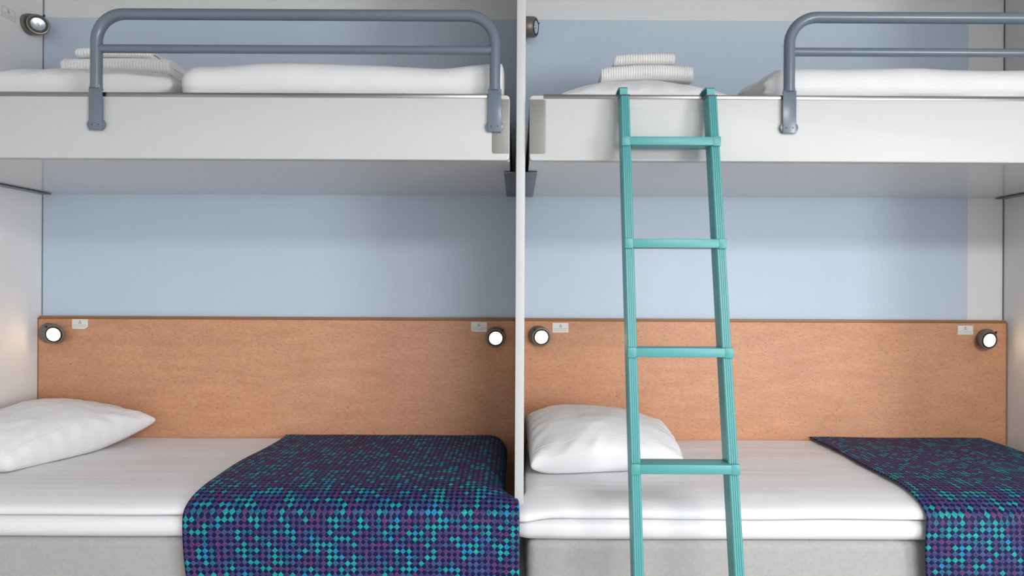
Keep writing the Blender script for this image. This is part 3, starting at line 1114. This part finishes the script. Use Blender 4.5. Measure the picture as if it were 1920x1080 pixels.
ZP = ZBED + 0.003
pillow('pillow', [(XL + 0.03, -0.07, 0.74), (-1.492, -0.085, 0.685), (-1.745, -0.530, 0.612), (XL + 0.02, -0.60, 0.66)],
       0.110, 0.11, ZP, M_PILLOW, 'plump white pillow on the lower bed against the left side wall', 2.0, 'pillows on the lower beds', pinch=0.03, power=0.38, hem=1)
pillow('pillow', [(0.034, -0.075, 0.70), (0.60, -0.10, 0.65), (0.60, -0.44, 0.622), (0.048, -0.55, 0.635)],
       0.125, 0.10, ZP, M_PILLOW, 'plump white pillow on the lower bed behind the ladder', 9.0, 'pillows on the lower beds', pinch=0.0, power=0.37, wr=0.006, hem=-1)

# upper bedding
ZD = ZT - 0.003
pillow('pillow', [(-2.0, -0.10, 1.91), (-1.12, -0.10, 1.935), (-1.125, -0.64, 1.90), (-1.93, -0.68, 1.875)],
       0.088, 0.09, ZD, M_PILLOW, 'flat white pillow under the towels on the bunk left of the partition', 5.0, 'pillows on the upper bunks', pinch=0.0, power=0.30)
pillow('pillow', [(0.13, -0.10, 1.88), (0.69, -0.10, 1.88), (0.69, -0.66, 1.86), (0.13, -0.66, 1.86)],
       0.105, 0.09, ZD, M_PILLOW, 'flat white pillow under the towels on the bunk with the ladder', 11.0, 'pillows on the upper bunks', pinch=0.02, power=0.50)

x0, _ = S(343, 150, -0.68)
x1, _ = S(946, 150, -0.68)
o = slab('rolled_duvet', x0, x1, -0.10, -0.722, ZD + 0.001, 1.945, M_PILLOW, None, r=0.045, amp=0.007, freq=(3.0, 6.0), seed=21.0, end_l=0.06, end_r=0.012, end_min=0.30,
         top_fn=lambda x, y: 0.006 * math.sin(7 * x) + 0.012 * smooth(x1 - 0.22, x1 - 0.06, x), origin=((x0 + x1) / 2, -0.4, ZD))
o.location = ((x0 + x1) / 2, -0.4, ZD)
tag(o, 'folded white duvet behind the guard rail on the bunk left of the partition', 'duvet', 'duvets on the upper bunks')
x0r, _ = S(1436, 150, -0.70)
x1r = XR - 0.03
o = slab('rolled_duvet', x0r, x1r, -0.10, -0.722, ZD + 0.001, 1.943, M_PILLOW, None, r=0.045, amp=0.007, freq=(3.0, 6.0), seed=31.0, end_l=0.05, end_r=0.05, end_min=0.45,
         top_fn=lambda x, y: 0.004 * math.sin(6 * x + 1), x_fn=lambda x, y, z, fr: x + smooth(x0r + 0.08, x0r, x) * (0.030 * nz(y * 11, z * 22, 4.0) - 0.05 * (y + 0.72)), origin=((x0r + x1r) / 2, -0.4, ZD))
o.location = ((x0r + x1r) / 2, -0.4, ZD)
tag(o, 'folded white duvet behind the guard rail on the bunk right of the ladder', 'duvet', 'duvets on the upper bunks')


# towels
def towel(length, depth, height, loc, rz, label, seed, group, rib=0.0036, pitch=0.0086, bow=0.0):
    """folded towel: sheet doubled over with the fold to the front"""
    t = height / 2
    prof = []
    yb, yf = depth / 2, -depth / 2
    r = height / 2
    n = 12
    for k in range(9): prof.append((yb + (yf + r - yb) * k / 8, height, 0, 1))
    for k in range(1, n + 1):
        a = PI * k / n
        prof.append((yf + r - r * math.sin(a), r + r * math.cos(a), -math.sin(a), math.cos(a)))
    for k in range(1, 9): prof.append((yf + r + (yb - yf - r) * k / 8, 0.0, 0, -1))
    # the crease between the two layers
    g = 0.0018
    inner = [(yb, r - g, 0, 1), (yf + r * 1.2, r - g, 0, 1), (yf + r * 0.95, r, 1, 0), (yf + r * 1.2, r + g, 0, -1), (yb, r + g, 0, -1)]
    full = prof + inner
    P, UV = [], []
    nx = int(length / pitch * 7)
    for i in range(nx + 1):
        x = -length / 2 + length * i / nx
        e = min((x + length / 2), (length / 2 - x))
        q = math.sqrt(max(0.0, 1 - (1 - min(1, e / 0.012)) ** 2))
        row, ur = [], []
        for k, (y, z, ny, nzv) in enumerate(full):
            out = k < len(prof)
            d = (rib * abs(math.sin(PI * x / pitch + 0.5 * nz(x * 6, y * 8, seed))) ** 0.8 if out else 0)
            d += 0.003 * nz(x * 8 + seed, y * 9, z * 12)
            if out: d -= (1 - q) * 0.006
            if nzv < -0.5 and out: d = min(d, 0.0)
            zz = z + nzv * d + bow * (1 - (2 * x / length) ** 2) + 0.002 * nz(x * 7, seed)
            row.append((x + 0.006 * nz(y * 20, z * 30, seed) * (1 if e < 0.03 else 0), y + ny * d + 0.004 * nz(x * 5 + seed, 0.0), zz))
            ur.append((x, y))
        P.append(row)
        UV.append(ur)
    o = grid('folded_towel', P, UV, M_TOWEL, None, closed=True, caps=True)
    o.location = loc
    o.rotation_euler = (0, 0, rz)
    return tag(o, label, 'towel', group)


G_ = 'folded towels on the bunk pillows'
towel(0.385, 0.22, 0.052, (-1.435, -0.345, 1.997), math.radians(1), 'large ribbed white towel at the bottom of the pair left of the partition', 1.0, G_, pitch=0.0104, bow=0.006)
towel(0.270, 0.18, 0.032, (-1.455, -0.345, 2.060), math.radians(2), 'small ribbed white towel on top of the pair left of the partition', 3.0, G_, pitch=0.0104, bow=0.004)
towel(0.325, 0.24, 0.052, (0.462, -0.345, 1.974), math.radians(-3), 'large ribbed white towel at the bottom of the pair above the ladder', 5.0, G_, bow=0.010)
towel(0.215, 0.19, 0.037, (0.460, -0.345, 2.042), math.radians(-5), 'small ribbed white towel on top of the pair above the ladder', 8.0, G_, bow=0.004)
